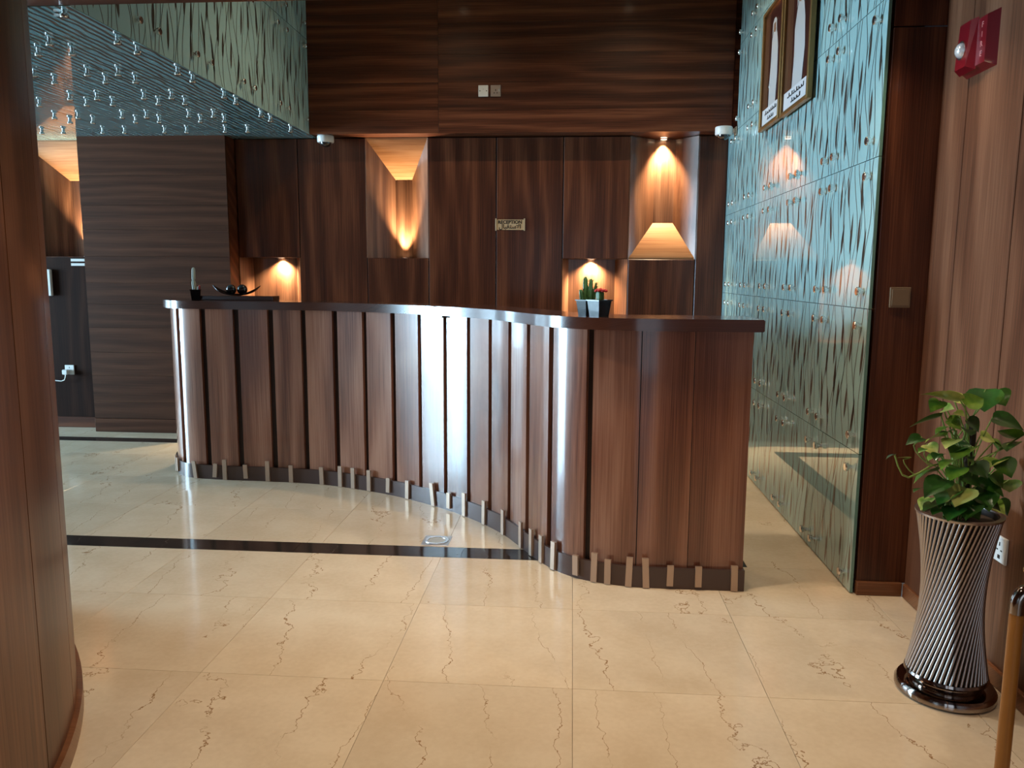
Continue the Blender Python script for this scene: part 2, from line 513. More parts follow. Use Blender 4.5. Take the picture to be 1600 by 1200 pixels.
# right glass wall: face x = XG, seams every .586 m up and .56 m along
gw = struct(obj('wall_glass', box((XG + .03, YR + .062, 0), (XG + .16, 6.6, 3.62)), WDARK))
ys = [3.222, 3.78, 4.345, 4.9, 5.46, 6.0, 6.30]
for r in range(6):
    z0 = .004 + .5855 * r; z1 = z0 + .5855
    for i, (a, b) in enumerate(zip(ys, ys[1:])):
        if i == 5 and r >= 4: continue
        wu = b - a; h = z1 - z0
        st = [(.068, .068), (wu - .068, .068), (.068, h - .068), (wu - .068, h - .068)] if i < 5 else [(.068, .068), (.068, h - .068)]
        if r == 5: st = st[:2]
        if r == 5 and False: pass
        glass_panel(gw, (XG, a, z0), (0, 1, 0), (0, 0, 1), (-1, 0, 0), wu, min(h, 3.6 - z0), i * 2 + r * 3, st)
# upper left wall above the soffit
gu = struct(obj('wall_upper', box((XS - .16, 3.2, ZS + .02), (XS - .03, 6.6, 3.62)), WDARK))
yu = [3.2, 3.78, 4.345, 4.945, 5.55, 6.12]
for r, (z0, z1) in enumerate(((ZS, 3.05), (3.05, 3.6))):
    for i, (a, b) in enumerate(zip(yu, yu[1:])):
        wu = b - a
        glass_panel(gu, (XS, b, z0), (0, -1, 0), (0, 0, 1), (1, 0, 0), wu, z1 - z0, i + 2 * r + 1, [(.085, .095), (wu - .085, .095), (.085, z1 - z0 - .07), (wu - .085, z1 - z0 - .07)])
# glass soffit
gs = struct(obj('ceiling_soffit', box((-10.1, 3.2, ZS + .03), (XS - .16, 6.6, ZS + .2)), WDARK))
xq = [XS, -2.495, -2.96, -3.44, -3.92, -4.4, -4.9, -5.4, -6.9, -10.0]
yq = [3.2, 3.715, 4.27, 4.83, 5.39, 5.95, 6.30]
for i, (a, b) in enumerate(zip(xq, xq[1:])):
    for j, (c, d) in enumerate(zip(yq, yq[1:])):
        wu, wv = a - b, d - c
        st = [(.085 if i else .055, .083), (wu - .085, .083), (.085 if i else .055, wv - .083), (wu - .085, wv - .083)]
        if j == 5: st = []
        if j == 0: st = [(u, .05 if v < .1 else v) for u, v in st]
        if i > 4: st = st[:0]
        glass_panel(gs, (a, c, ZS), (-1, 0, 0), (0, 1, 0), (0, 0, -1), wu, wv, i + 2 * j, st, PATT=SOFF, paint=MINT_DIM)

# ------------------------------------------------------------------ back wall
wb = struct(obj('wall_back', box((-10.15, 6.62, 0), (1.4, 6.75, 3.7)), WDARK))
bu = obj('bulkhead', box((-2.06, YB + .016, ZS + .004), (XG + .03, 6.62, 3.62)), WX, wb)
xb = [-2.028, -1.03, .25, 1.163]
zb = [ZS, 2.53, 2.73, 2.93, 3.15, 3.36, 3.6]
for a, b in ((-2.028, -1.03), (-1.03, 1.15)):
    for c, d in zip(zb, zb[1:]):
        obj('board', box((a + .0008, YB, c + .0004), (b - .0008, YB + .016, d - .0004), .0006), WX, bu, sm=False)
px = [-2.70, -2.192, -1.643, -1.146, -.607, -.085, .428, .945, 1.165]
G = .004


def panel(x0, x1, z0, z1, mat=WZ):
    return obj('panel', box((x0 + G, YW, z0 + G), (x1 - G, YW + .02, z1 - G), .0015), mat, wb)


ZN = 1.43


def niche(x0, x1, z0, z1, slope=None, left_splay=.2, right_splay=.16, depth=.17):
    """splayed recess; slope = 'top' or 'bottom' for the pale angled board"""
    e = .003; yb = YW + depth
    l0, r0 = x0 + e, x1 - e
    l1, r1 = x0 + left_splay, x1 - right_splay
    n = obj('niche_back', box((l1 - .01, yb, z0), (r1 + .01, yb + .02, z1)), WNICHE, wb)
    obj('niche_side', hexa([(l0, YW, z0), (l0, YW, z1), (l1, yb, z1), (l1, yb, z0), (x0 - .003, YW + .001, z0), (x0 - .003, YW + .001, z1), (l1 - .02, yb + .03, z1), (l1 - .02, yb + .03, z0)]), WNICHE, wb)
    obj('niche_side', hexa([(r0, YW, z0), (r0, YW, z1), (r1, yb, z1), (r1, yb, z0), (x1 + .003, YW + .001, z0), (x1 + .003, YW + .001, z1), (r1 + .02, yb + .03, z1), (r1 + .02, yb + .03, z0)]), WNICHE, wb)
    if slope:
        za, zc = (z1 - .012, z1 - .305) if slope == 'top' else (z0 + .012, z0 + .29)
        f = .004
        t = .014 if slope == 'top' else -.014
        obj('niche_slope', hexa([(l0 - .002, YW + f, za), (r0 + .002, YW + f, za), (r1 + .002, yb + .002, zc), (l1 - .002, yb + .002, zc), (l0 - .002, YW + f, za + t), (r0 + .002, YW + f, za + t), (r1 + .002, yb + .002, zc + t), (l1 - .002, yb + .002, zc + t)]), WSLOPE, wb)
    return n


panel(px[0], px[1], ZN, ZS)
panel(px[1], px[2], .06, ZS)
panel(px[2], px[3], .06, ZN)
panel(px[3], px[4], .06, ZS)
panel(px[4], px[5], .06, ZS)
panel(px[5], px[6], ZN, ZS)
panel(px[6], px[7], .06, ZN)
panel(px[7], px[8], .06, ZS)
panel(px[0], px[1], .06, .8); panel(px[5], px[6], .06, .8)
niche(px[0], px[1], .8, ZN, left_splay=.05, right_splay=.09)
niche(px[5], px[6], .8, ZN, left_splay=.05, right_splay=.09)
niche(px[2], px[3], ZN, ZS, 'top')
niche(px[6], px[7], ZN, ZS, 'bottom')
for a, b in ((px[2], px[3]), (px[6], px[7])):
    obj('ledge', box((a + .004, YW + .002, ZN - .014), (b - .004, YW + .19, ZN), .001), WZ, wb)
for a, b in ((px[0], px[1]), (px[5], px[6])):
    obj('ledge', box((a + .004, YW + .021, ZN), (b - .004, YW + .19, ZN + .014), .001), WZ, wb)
    obj('ledge', box((a + .004, YW + .021, .786), (b - .004, YW + .19, .8), .001), WZ, wb)
struct(obj('baseboard_back', box((-2.7, YW - .012, 0), (1.163, YW + .02, .058), .003), WBASE))

# block of horizontal boards at the left, and the recess beyond it
blk = obj('projecting_block', box((-3.905, 6.15, .12), (-2.705, 6.62, ZS)), WX, wb)
zz = [.115, .25, .47, .66, .86, 1.05, 1.22, 1.43, 1.64, 1.83, 2.06, ZS]
for c, d in zip(zz, zz[1:]):
    obj('board', box((-3.905, 6.13, c + .0005), (-2.705, 6.15, d - .0005), .0005), WBLK, blk, sm=False)
struct(obj('baseboard_block', box((-3.908, 6.128, 0), (-2.702, 6.2, .112), .003), WBLK))
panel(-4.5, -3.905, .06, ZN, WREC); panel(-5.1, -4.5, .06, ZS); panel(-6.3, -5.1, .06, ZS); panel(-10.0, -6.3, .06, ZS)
niche(-4.5, -3.905, ZN, ZS, 'top', .30, .14)
obj('ledge', box((-4.496, YW + .002, ZN - .014), (-3.909, YW + .19, ZN), .001), WZ, wb)
struct(obj('baseboard_recess', box((-10.0, YW - .012, 0), (-3.91, YW + .02, .09), .003), WX))

# ------------------------------------------------------------------ lamps in the niches and ceilings


def fixture(name, label, c, up_=False, power=12, ang=75, group=None, r=.036, aim=(0, .06, -1), blend=.9, rad=.02, glow=LAMPGLOW, col=WARM):
    s = 1 if up_ else -1
    t = thing(name, label, 'light', c, group)
    x, y, z = c
    obj('rim', lathe([(r * .72, s * .001), (r, s * .001), (r, s * .005), (r * .8, s * .009), (r * .72, s * .005)], c, 24, hoop=True), CHROME, t)
    obj('lens', lathe([(0, s * .003), (r * .72, s * .003), (r * .72, s * .005), (0, s * .007)], c, 24), glow, t)
    a = V(aim); a.z = abs(a.z) * s
    lamp('bulb', 'SPOT', (x, y, z + s * .012), power, col, a, t, spot_size=R(ang), spot_blend=blend, shadow_soft_size=rad)
    return t


fixture('niche_downlight', 'small downlight at the top of the low niche behind the tray of black balls', (-2.40, 6.44, ZN), power=150, ang=130, group='niche lamps')
fixture('niche_downlight', 'small downlight at the top of the low niche behind the green cactus', (.145, 6.44, ZN), power=150, ang=130, group='niche lamps')
fixture('niche_uplight', 'small uplight at the foot of the tall niche left of the reception sign', (-1.365, 6.43, ZN), True, power=150, ang=66, group='niche lamps', r=.03, aim=(.0, .0, 1))
fixture('niche_uplight', 'small uplight at the foot of the niche beside the curved wood wall at far left', (-4.06, 6.42, ZN), True, power=150, ang=66, group='niche lamps', r=.03, aim=(.0, .0, 1))
fixture('niche_downlight', 'small round downlight at the top of the tall niche right of the reception sign', (.692, 6.435, ZS), power=230, ang=84, group='niche lamps')
WHERE = iter(('near the glass wall', 'before the counter', 'beside the curved wall', 'right of the camera', 'left of the camera'))
for x, y, p in ((.95, 2.92, 23), (.15, 3.0, 66), (-.72, 3.0, 58), (.75, 1.4, 36), (-.45, 1.4, 36)):
    fixture('ceiling_downlight', 'recessed round downlight in the low ceiling ' + next(WHERE), (x, y, 2.362), power=p, ang=125, group='ceiling downlights over the near floor', r=.05, aim=(0, 0, -1), blend=.7, rad=.03, col=(1, .80, .58))

for x, wh in ((-1.0, 'toward the leaf wall at left'), (.45, 'toward the mint glass wall')):
    fixture('ceiling_downlight', 'recessed round downlight in the high ceiling over the counter, ' + wh, (x, 4.9, 3.62), power=75, ang=140, group='ceiling downlights over the counter', r=.05, aim=(0, 0, -1), blend=.8, rad=.03, col=(1, .78, .52))

# ------------------------------------------------------------------ reception counter
CTL = [(-2.70, 5.22), (-2.672, 5.08), (-2.61, 4.955), (-2.53, 4.85), (-2.42, 4.775), (-2.2, 4.74), (-1.89, 4.728), (-1.55, 4.69), (-1.28, 4.597), (-1.01, 4.468), (-.70, 4.247), (-.49, 4.045), (-.33, 3.84), (-.22, 3.64), (-.11, 3.445), (-.02, 3.335), (.09, 3.262), (.25, 3.215), (.41, 3.206), (.728, 3.206)]


def catmull(ctl, n=16):
    P = [V((*p, 0)) for p in ctl]; P = [2 * P[0] - P[1]] + P + [2 * P[-1] - P[-2]]; o = []
    for i in range(1, len(P) - 2):
        a, b, c, d = P[i - 1:i + 3]
        for k in range(n):
            t = k / n
            o.append(.5 * ((2 * b) + (-a + c) * t + (2 * a - 5 * b + 4 * c - d) * t * t + (-a + 3 * b - 3 * c + d) * t ** 3))
    o.append(P[-2])
    for _ in range(6): o = [o[0]] + [.25 * o[i - 1] + .5 * o[i] + .25 * o[i + 1] for i in range(1, len(o) - 1)] + [o[-1]]
    return o


CQ = catmull(CTL); CS = [0.0]
for a, b in zip(CQ, CQ[1:]): CS.append(CS[-1] + (b - a).length)
CL = CS[-1]


def cpt(s, off=0):
    """point on the counter line at arc length s, pushed out by off; returns point and outward normal"""
    s = min(max(s, 0), CL); i = 0
    while i < len(CS) - 2 and CS[i + 1] < s: i += 1
    f = (s - CS[i]) / (CS[i + 1] - CS[i]); p = CQ[i].lerp(CQ[i + 1], f)
    a, b = CQ[max(i - 1, 0)], CQ[min(i + 2, len(CQ) - 1)]; t = (b - a).normalized(); n = V((t.y, -t.x, 0))
    return p + n * off, n


def cline(s0, s1, off, ds=.03):
    n = max(2, int((s1 - s0) / ds)); return [cpt(s0 + (s1 - s0) * i / n, off)[0].to_2d() for i in range(n + 1)]


ZT0, ZT1 = 1.082, 1.131
ct = thing('reception_counter', 'long S-curved walnut reception counter with a dark lacquered top and metal-clipped skirting', 'counter', (-.9, 4.5, 0))
backline = [(.712, 3.52), (.25, 3.53), (.06, 3.62), (-.05, 3.8), (-.2, 4.08), (-.42, 4.36), (-.74, 4.62), (-1.1, 4.84), (-1.55, 5.0), (-2.0, 5.06), (-2.4, 5.1), (-2.62, 5.24)]
body = cline(0, CL - .016, -.032)
obj('core', prism(body + [V(p) for p in backline], .0, ZT0), WDARK, ct, sm=False)
slab_back = [(.75, 3.50), (.25, 3.50), (.08, 3.58), (-.02, 3.76), (-.17, 4.04), (-.39, 4.32), (-.71, 4.58), (-1.08, 4.80), (-1.54, 4.96), (-2.0, 5.02), (-2.4, 5.06), (-2.60, 5.24)]
SJ = 2.362
sl1 = cline(0, SJ - .001, .03)
mid1 = cpt(SJ - .001, -.36)[0].to_2d()
sl2 = cline(SJ + .001, CL, .03) + [V((.758, 3.176))]
mid2 = cpt(SJ + .001, -.36)[0].to_2d()
k0 = [p for p in slab_back if p[0] > mid2.x + .02]; k1 = [p for p in slab_back if p[0] < mid1.x - .02]
for poly in (sl1 + [mid1] + [V(p) for p in k1], sl2 + [V(p) for p in k0] + [mid2]):
    bm = prism(poly, ZT0, ZT1)
    es = [e for e in bm.edges if abs(e.verts[0].co.z - e.verts[1].co.z) < 1e-6]
    bmesh.ops.bevel(bm, geom=es, offset=.003, segments=2, affect='EDGES')
    obj('worktop', bm, WTOP, ct, ang=30)
pb = cpt(SJ + .06, -.01)[0]
obj('bracket', box((pb.x - .03, pb.y - .012, ZT0 - .012), (pb.x + .035, pb.y + .02, ZT0), .002), WDARK, ct)
GR = [(.447, .486), (.662, .693), (.884, .913), (1.106, 1.136), (1.323, 1.348), (1.535, 1.565), (1.755, 1.779), (1.966, 1.993), (2.181, 2.201), (2.387, 2.408), (2.585, 2.607), (2.779, 2.802), (2.971, 2.995), (3.181, 3.209), (3.402, 3.431), (3.639, 3.66), (3.869, 3.873), (4.085, 4.088)]
GR = [(a - .004, b + .004) if b - a > .01 else (a, b) for a, b in GR]
st = [.05] + [b for a, b in GR]; en = [a for a, b in GR] + [CL - .001]
for i, (a, b) in enumerate(zip(st, en)):
    f = -.012 if i < 16 else -.020
    bm = prism(cline(a, b, f, .022) + cline(a, b, -.034, .022)[::-1], .05, ZT0 - .001)
    obj('plank', bm, WCOUNTER, ct, ang=30)
obj('end_panel', box((.712, 3.23, .05), (.728, 3.5, ZT0 - .001), .001), WCOUNTER, ct)
obj('skirting', prism(cline(.02, CL, 0, .03) + [V((.732, 3.206)), V((.732, 3.5)), V((.715, 3.5)), V((.715, 3.226))] + cline(.02, CL - .018, -.014, .03)[::-1], 0, .09), SKIRT, ct, ang=40)
CLIPS = [(.33, 1, 0), (.38, 0, 0), (.583, 1, -.12), (.728, 0, .1), (.794, 2, 0), (.931, 0, -.04), (1.077, 2, 0), (1.233, 1, 0), (1.442, 1, -.02), (1.578, 2, 0), (1.675, 2, 0), (1.795, 2, 0), (1.942, 0, .04), (2.097, 1, .02), (2.305, 2, -.14), (2.442, 0, 0), (2.578, 2, 0), (2.761, 2, .02), (2.953, 2, 0), (3.164, 2, 0), (3.28, 2, 0), (3.38, 2, 0), (3.478, 2, .02), (3.609, 0, -.02), (3.696, 2, .02), (3.755, 1, 0), (3.845, 2, .03), (3.913, 2, -.05), (4.014, 0, .02), (4.13, 0, 0), (4.277, 1, -.02)]
for s, hk, tilt in CLIPS:
    p, n = cpt(s, 0); t = V((-n.y, n.x, 0)); h = (.088, .108, .128)[hk]; z0 = .004 if hk else .016
    hw = .0135
    cs = []
    for d in (0, .012):
        for uu, zz_ in ((-hw, z0), (hw, z0), (hw + h * tilt, z0 + h), (-hw + h * tilt, z0 + h)):
            cs.append(p + t * (uu - h * tilt * .5) + n * d + V((0, 0, zz_)))
    obj('skirting_clip', hexa(cs), CLIP, ct, sm=False)

# ------------------------------------------------------------------ things on the counter
bd = tag(obj('raised_board', box((-2.42, 4.93, ZT1), (-1.905, 5.05, 1.158), .002), WTOP), 'low dark board lying on the counter under the bowl of black balls', 'board')
# curved tray
bm = bmesh.new(); nx, ny = 18, 4; grid = []
for i in range(nx + 1):
    u = i / nx * 2 - 1; row = []
    for j in range(ny + 1):
        v = j / ny * 2 - 1
        wd = .062 * (1 - abs(u) ** 2.2) + .003
        z = 1.1625 + .062 * abs(u) ** 2.4 + .006 * (v * v) * (1 - u * u)
        row.append((-2.163 + u * .158, 4.99 + v * wd, z))
    grid.append(row)
top = [[bm.verts.new(p) for p in r] for r in grid]; bot = [[bm.verts.new((p[0], p[1], p[2] - .004)) for p in r] for r in grid]
for i in range(nx):
    for j in range(ny):
        bm.faces.new((top[i][j], top[i + 1][j], top[i + 1][j + 1], top[i][j + 1])); bm.faces.new((bot[i][j], bot[i][j + 1], bot[i + 1][j + 1], bot[i + 1][j]))
    bm.faces.new((top[i][0], bot[i][0], bot[i + 1][0], top[i + 1][0])); bm.faces.new((top[i][ny], top[i + 1][ny], bot[i + 1][ny], bot[i][ny]))
for i, q in ((0, 1), (nx, 0)):
    for j in range(ny): bm.faces.new((top[i][j], top[i][j + 1], bot[i][j + 1], bot[i][j]))
tr = tag(obj('curved_tray', bm, BLACKP), 'black boat-shaped tray with upturned tips on the low board', 'tray')
for x, y, l in ((-2.198, 4.985, 'left glossy black ball lying in the curved black tray'), (-2.128, 4.992, 'right glossy black ball lying in the curved black tray')):
    bm = bmesh.new(); bmesh.ops.create_uvsphere(bm, u_segments=28, v_segments=16, radius=.0325, matrix=Matrix.Translation((x, y, 1.1975)))
    tag(obj('decorative_ball', bm, DOME), l, 'ball', 'black balls in the tray')


def square_pot(c, wt, wb_, h, rotz, parent):
    """tapered square pot with a flat rim and soil"""
    def ring(wd, z): return [V(c) + Matrix.Rotation(rotz, 3, 'Z') @ V((sx * wd / 2, sy * wd / 2, 0)) + V((0, 0, z)) for sx, sy in ((-1, -1), (1, -1), (1, 1), (-1, 1))]
    bm = bmesh.new(); prof = [(wb_, 0), (wt * .96, h * .93), (wt * 1.06, h * .93), (wt * 1.06, h), (wt * .93, h), (wt * .9, h * .86)]
    rs = [[bm.verts.new(p) for p in ring(*q)] for q in prof]
    bm.faces.new(rs[0][::-1])
    for a, b in zip(rs, rs[1:]):
        for j in range(4): bm.faces.new((a[j], a[(j + 1) % 4], b[(j + 1) % 4], b[j]))
    obj('pot', bm, BLACKP, parent, sm=False)
    bm = bmesh.new(); bm.faces.new([bm.verts.new(p) for p in ring(wt * .91, h * .87)]); bmesh.ops.extrude_face_region(bm, geom=bm.faces[:])
    bm.verts.ensure_lookup_table()
    for v in bm.verts[4:]: v.co.z -= .006
    obj('soil', bm, SOIL, parent, sm=False)


def ribbed(c, r, h, ribs=9, lean=(0, 0)):
    """ribbed cactus column with a round tip"""
    bm = bmesh.new(); rings = []; n = ribs * 2
    prof = [(.75, 0), (1, .12), (1.02, .4), (1, .72), (.86, .9), (.5, .98), (.12, 1)]
    for k, t in prof:
        rings.append([bm.verts.new(V(c) + V((r * k * (1 if j % 2 else .76) * cos(pi * 2 * j / n) + lean[0] * t, r * k * (1 if j % 2 else .76) * sin(pi * 2 * j / n) + lean[1] * t, h * t))) for j in range(n)])
    for a, b in zip(rings, rings[1:]):
        for j in range(n): bm.faces.new((a[j], a[(j + 1) % n], b[(j + 1) % n], b[j]))
    bm.faces.new(rings[0][::-1]); bm.faces.new(rings[-1]); return bm


# pale column cactus, left end of the counter
t = thing('potted_cactus', 'pale white finger cactus in a small black pot at the left end of the counter', 'plant', (-2.41, 4.93, ZT1), 'potted cacti on the counter')
square_pot((-2.41, 4.93, ZT1), .066, .05, .066, R(24), t)
obj('cactus_stem', ribbed((-2.417, 4.93, ZT1 + .056), .0125, .072, 8, (-.004, 0)), PALEC, t)
obj('cactus_stem', ribbed((-2.420, 4.93, ZT1 + .124), .011, .082, 8, (.003, 0)), PALEC, t)
for dx, hh in ((.018, .03), (.026, .036), (-.012, .02)):
    obj('offshoot', ribbed((-2.41 + dx, 4.925, ZT1 + .057), .006, hh, 6, (.003, 0)), REDC if dx > .02 else PALEC, t)
# branching green cactus
t = thing('potted_cactus', 'bushy green cactus with upright arms in a black pot, left of the red-crowned one', 'plant', (.062, 3.385, ZT1), 'potted cacti on the counter')
square_pot((.062, 3.385, ZT1), .068, .05, .068, R(38), t)
q = random.Random(4)
for bx, by, hh, rr in ((-.006, 0, .108, .011), (.012, -.008, .1, .009), (.0, .01, .07, .01), (-.02, -.004, .055, .009), (.022, .006, .06, .009), (.028, -.004, .085, .006)):
    b0 = (.062 + bx, 3.385 + by, ZT1 + .056)
    bm = ribbed(b0, rr, hh, 7, (bx * .35, by * .3))
    for _ in range(26):                                  # short spiny tufts
        a = q.uniform(0, 6.28); z = q.uniform(.1, .98) * hh
        p = V(b0) + V((bx * .35 * z / hh + rr * .9 * cos(a), by * .3 * z / hh + rr * .9 * sin(a), z)); d = V((cos(a), sin(a), .7)) * q.uniform(.004, .008)
        tube([p, p + d], [.0016, .0004], 4, bm)
    obj('arm', bm, GREEN, t)
# red topped grafted cactus
t = thing('potted_cactus', 'red crowned grafted cactus on a dark stem in a black pot, rightmost on the counter', 'plant', (.112, 3.315, ZT1), 'potted cacti on the counter')
square_pot((.112, 3.315, ZT1), .074, .056, .07, R(41), t)
obj('cactus_stem', ribbed((.116, 3.315, ZT1 + .058), .0185, .05, 5), GREEN, t)
bm = bmesh.new()
for i in range(15):
    a = i * 2.399; rr = .024 * math.sqrt(i / 15) + .001
    m = Matrix.Translation((.116 + rr * cos(a), 3.315 + rr * sin(a), ZT1 + .112 - rr * .25)) @ Matrix.Scale(.8, 4, (0, 0, 1))
    bmesh.ops.create_icosphere(bm, subdivisions=1, radius=.0085, matrix=m)
obj('red_crown', bm, REDC, t)

# ------------------------------------------------------------------ wall plates, sign, cameras


def text(name, body_, mat, size, loc, rot, parent, ext=.0006, font_w=1.0, bold=0.0):
    cu = bpy.data.curves.new(name, 'FONT'); cu.body = body_; cu.size = size; cu.extrude = ext; cu.offset = bold
    cu.align_x = 'CENTER'; cu.align_y = 'CENTER'; cu.resolution_u = 3
    o = bpy.data.objects.new(name, cu); C.objects.link(o)
    bpy.context.view_layer.update()
    dg = bpy.context.evaluated_depsgraph_get(); me = bpy.data.meshes.new_from_object(o.evaluated_get(dg))
    bpy.data.objects.remove(o); bpy.data.curves.remove(cu)
    me.materials.clear(); me.materials.append(mat); me.name = name
    r = link(name, me, parent, loc); r.rotation_euler = rot; r.scale = (font_w, 1, 1)
    return r


def plate_y(name, label, cat, x0, x1, z0, z1, y, mat, details, group=None):
    t = thing(name, label, cat, ((x0 + x1) / 2, y, (z0 + z1) / 2), group)
    obj('plate', box((x0, y - .009, z0), (x1, y, z1), .002), mat, t)
    cx, cz = (x0 + x1) / 2, (z0 + z1) / 2
    for nm, dx, dz, w_, h_, m_, pr in details:
        obj(nm, box((cx + dx - w_ / 2, y - .009 - pr, cz + dz - h_ / 2), (cx + dx + w_ / 2, y - .008, cz + dz + h_ / 2), .0006), m_, t)
    return t


plate_y('connection_plate', 'white square plate with two screws on the bulkhead, left of the socket', 'wall plate', -.726, -.652, 2.622, 2.704, YB, WHITEP,
        [('screw', -.025, 0, .007, .007, INK, .0006), ('screw', .025, 0, .007, .007, INK, .0006), ('slot', 0, .012, .008, .004, GREYP, .0006)])
plate_y('power_socket', 'grey metal three-pin socket on the bulkhead, right of the white plate', 'socket', -.634, -.558, 2.622, 2.704, YB, STEEL,
        [('pin_slot', 0, .004, .006, .012, INK, .0006), ('pin_slot', -.011, -.016, .009, .006, INK, .0006), ('pin_slot', .011, -.016, .009, .006, INK, .0006), ('rocker', .026, .004, .01, .018, GREYP, .003)])
plate_y('blank_plate', 'champagne coloured square plate on the dark panel beside the glass wall', 'wall plate', 1.239, 1.318, 1.182, 1.262, YR, BRASSP,
        [('cover', 0, 0, .064, .064, BRASSP, .003)])
t = plate_y('power_socket', 'white socket low on the dark recess wall at far left', 'socket', -4.245, -4.165, .45, .53, YW, WHITEP,
            [('pin_slot', 0, .02, .006, .012, INK, .0006)])
pl = thing('charger_plug', 'white plug and trailing cable in the low socket at far left', 'plug', (-4.222, YW - .009, .475), None)
obj('plug_body', box((-4.248, YW - .05, .452), (-4.2, YW - .0105, .494), .006), WHITEP, pl)
obj('cable', tube([(-4.222, YW - .04, .452), (-4.223, YW - .042, .43), (-4.232, YW - .045, .408), (-4.26, YW - .045, .398), (-4.33, YW - .045, .404), (-4.42, YW - .045, .42), (-4.47, YW - .045, .3), (-4.48, YW - .045, .05)], .004, 6), WHITEP, pl)
# two bar symbol
t = thing('wall_sign', 'pair of short white bars on the dark wall under the far left niche', 'sign', (-4.07, YW, 1.385))
for z in (1.402, 1.366):
    obj('bar', box((-4.13, YW - .004, z - .0105), (-4.012, YW, z + .0105), .0008), WHITEP, t, sm=False)
# white wall box, half hidden by the curved wall
t = thing('intercom', 'white wall box half hidden behind the curved wood wall', 'intercom', (-4.37, YW, 1.215))
obj('housing', box((-4.44, YW - .03, 1.108), (-4.30, YW, 1.325), .006), WHITEP, t)
obj('slot', box((-4.36, YW - .0315, 1.205), (-4.33, YW - .028, 1.22)), INK, t)
obj('slot', box((-4.36, YW - .0315, 1.135), (-4.335, YW - .028, 1.147)), INK, t)
# sign
t = thing('reception_sign', 'small brass sign lettered RECEPTION in English and Arabic on the back wall', 'sign', (-.496, YW, 1.692))
obj('plate', box((-.602, YW - .006, 1.652), (-.39, YW, 1.732), .001), GOLD2, t)
for x in (-.608, -.384):
    obj('holder', box((x - .005, YW - .009, 1.646), (x + .005, YW, 1.74), .001), GOLD2, t)
text('lettering', 'RECEPTION', INK, .036, (-.498, YW - .0062, 1.711), (pi / 2, 0, 0), t, font_w=1.0, bold=.0014)
text('lettering', '\uFEDD\uFE8E\uFE92\uFED8\uFE98\uFEB3\uFEFB\uFE8D', INK, .046, (-.498, YW - .0062, 1.677), (pi / 2, 0, 0), t, bold=.0012)


def dome_camera(label, c, r, h, wall_x=None):
    t = thing('security_camera', label, 'camera', c, 'dome cameras')
    x, y, z = c
    obj('housing', lathe([(0, 0), (r * .93, 0), (r, -.006), (r, -h + .008), (r * .94, -h), (r * .7, -h), (0, -h)], c, 28), WHITEP, t)
    bm = lathe([(r * .68 * cos(a), -h - r * .56 * sin(a)) for a in [pi / 2 * i / 8 for i in range(9)]], c, 24)
    obj('dome', bm, DOME, t)
    if wall_x:
        obj('bracket', box((x + r * .8, y - .018, z - h * .75), (wall_x - .012, y + .018, z - h * .25), .003), GREYP, t)
        obj('bracket_plate', box((wall_x - .012, y - .035, z - h), (wall_x - .002, y + .035, z - .002), .003), GREYP, t)
    return t


dome_camera('white dome camera under the bulkhead at the glass soffit corner', (-1.93, 6.205, ZS + .003), .064, .052)
dome_camera('white dome camera beside the mint glass wall, level with the bulkhead edge', (1.075, 6.02, 2.372), .062, .058, XG)

# right wall outlet
t = thing('power_outlet', 'white wall outlet on the right wall behind the steel planter', 'socket', (XW, 2.537, .442))
obj('plate', box((XW - .008, 2.50, .4), (XW, 2.572, .485), .002), WHITEP, t)
for dy, dz, a, b in ((0, .018, .004, .012), (.012, -.002, .008, .004), (-.012, -.002, .008, .004), (0, -.024, .012, .012)):
    obj('pin_slot', box((XW - .0095, 2.537 + dy - a / 2, .442 + dz - b / 2), (XW - .007, 2.537 + dy + a / 2, .442 + dz + b / 2)), INK, t)

# fire alarm
t = thing('fire_alarm', 'red wall-mounted fire strobe with a clear lamp, high on the right wall', 'alarm', (XW, 2.935, 2.085))
x0 = XW
obj('housing', hexa([(x0, 2.83, 1.995), (x0, 3.03, 1.995), (x0, 3.03, 2.175), (x0, 2.83, 2.175), (x0 - .034, 2.845, 2.01), (x0 - .034, 3.01, 2.01), (x0 - .034, 3.01, 2.16), (x0 - .034, 2.845, 2.16)]), RED, t, sm=False)
obj('strobe_hood', hexa([(x0 - .033, 2.905, 2.0), (x0 - .033, 3.015, 2.0), (x0 - .033, 3.015, 2.17), (x0 - .033, 2.905, 2.17), (x0 - .058, 2.925, 2.015), (x0 - .058, 3.0, 2.015), (x0 - .05, 3.0, 2.165), (x0 - .05, 2.925, 2.165)]), RED, t, sm=False)
bm = bmesh.new(); bmesh.ops.create_uvsphere(bm, u_segments=20, v_segments=12, radius=.026, matrix=Matrix.Translation((x0 - .057, 2.962, 2.075)) @ Matrix.Scale(.8, 4, (1, 0, 0)))
obj('strobe_lens', bm, LENS, t)
obj('strobe_ring', lathe([(.024, 0), (.031, 0), (.031, -.006), (.024, -.006)], (x0 - .054, 2.962, 2.075), 20, axis='X', hoop=True), CHROME, t)
for i, ch in enumerate('FIRE'):
    text('lettering', ch, plain('alarm_letter', (.6, .25, .24), .4) if i == 0 else bpy.data.materials['alarm_letter'], .026, (x0 - .0345, 2.873, 2.134 - .031 * i), (pi / 2, 0, -pi / 2), t)

# framed portraits on the glass wall
XP = XG - .028


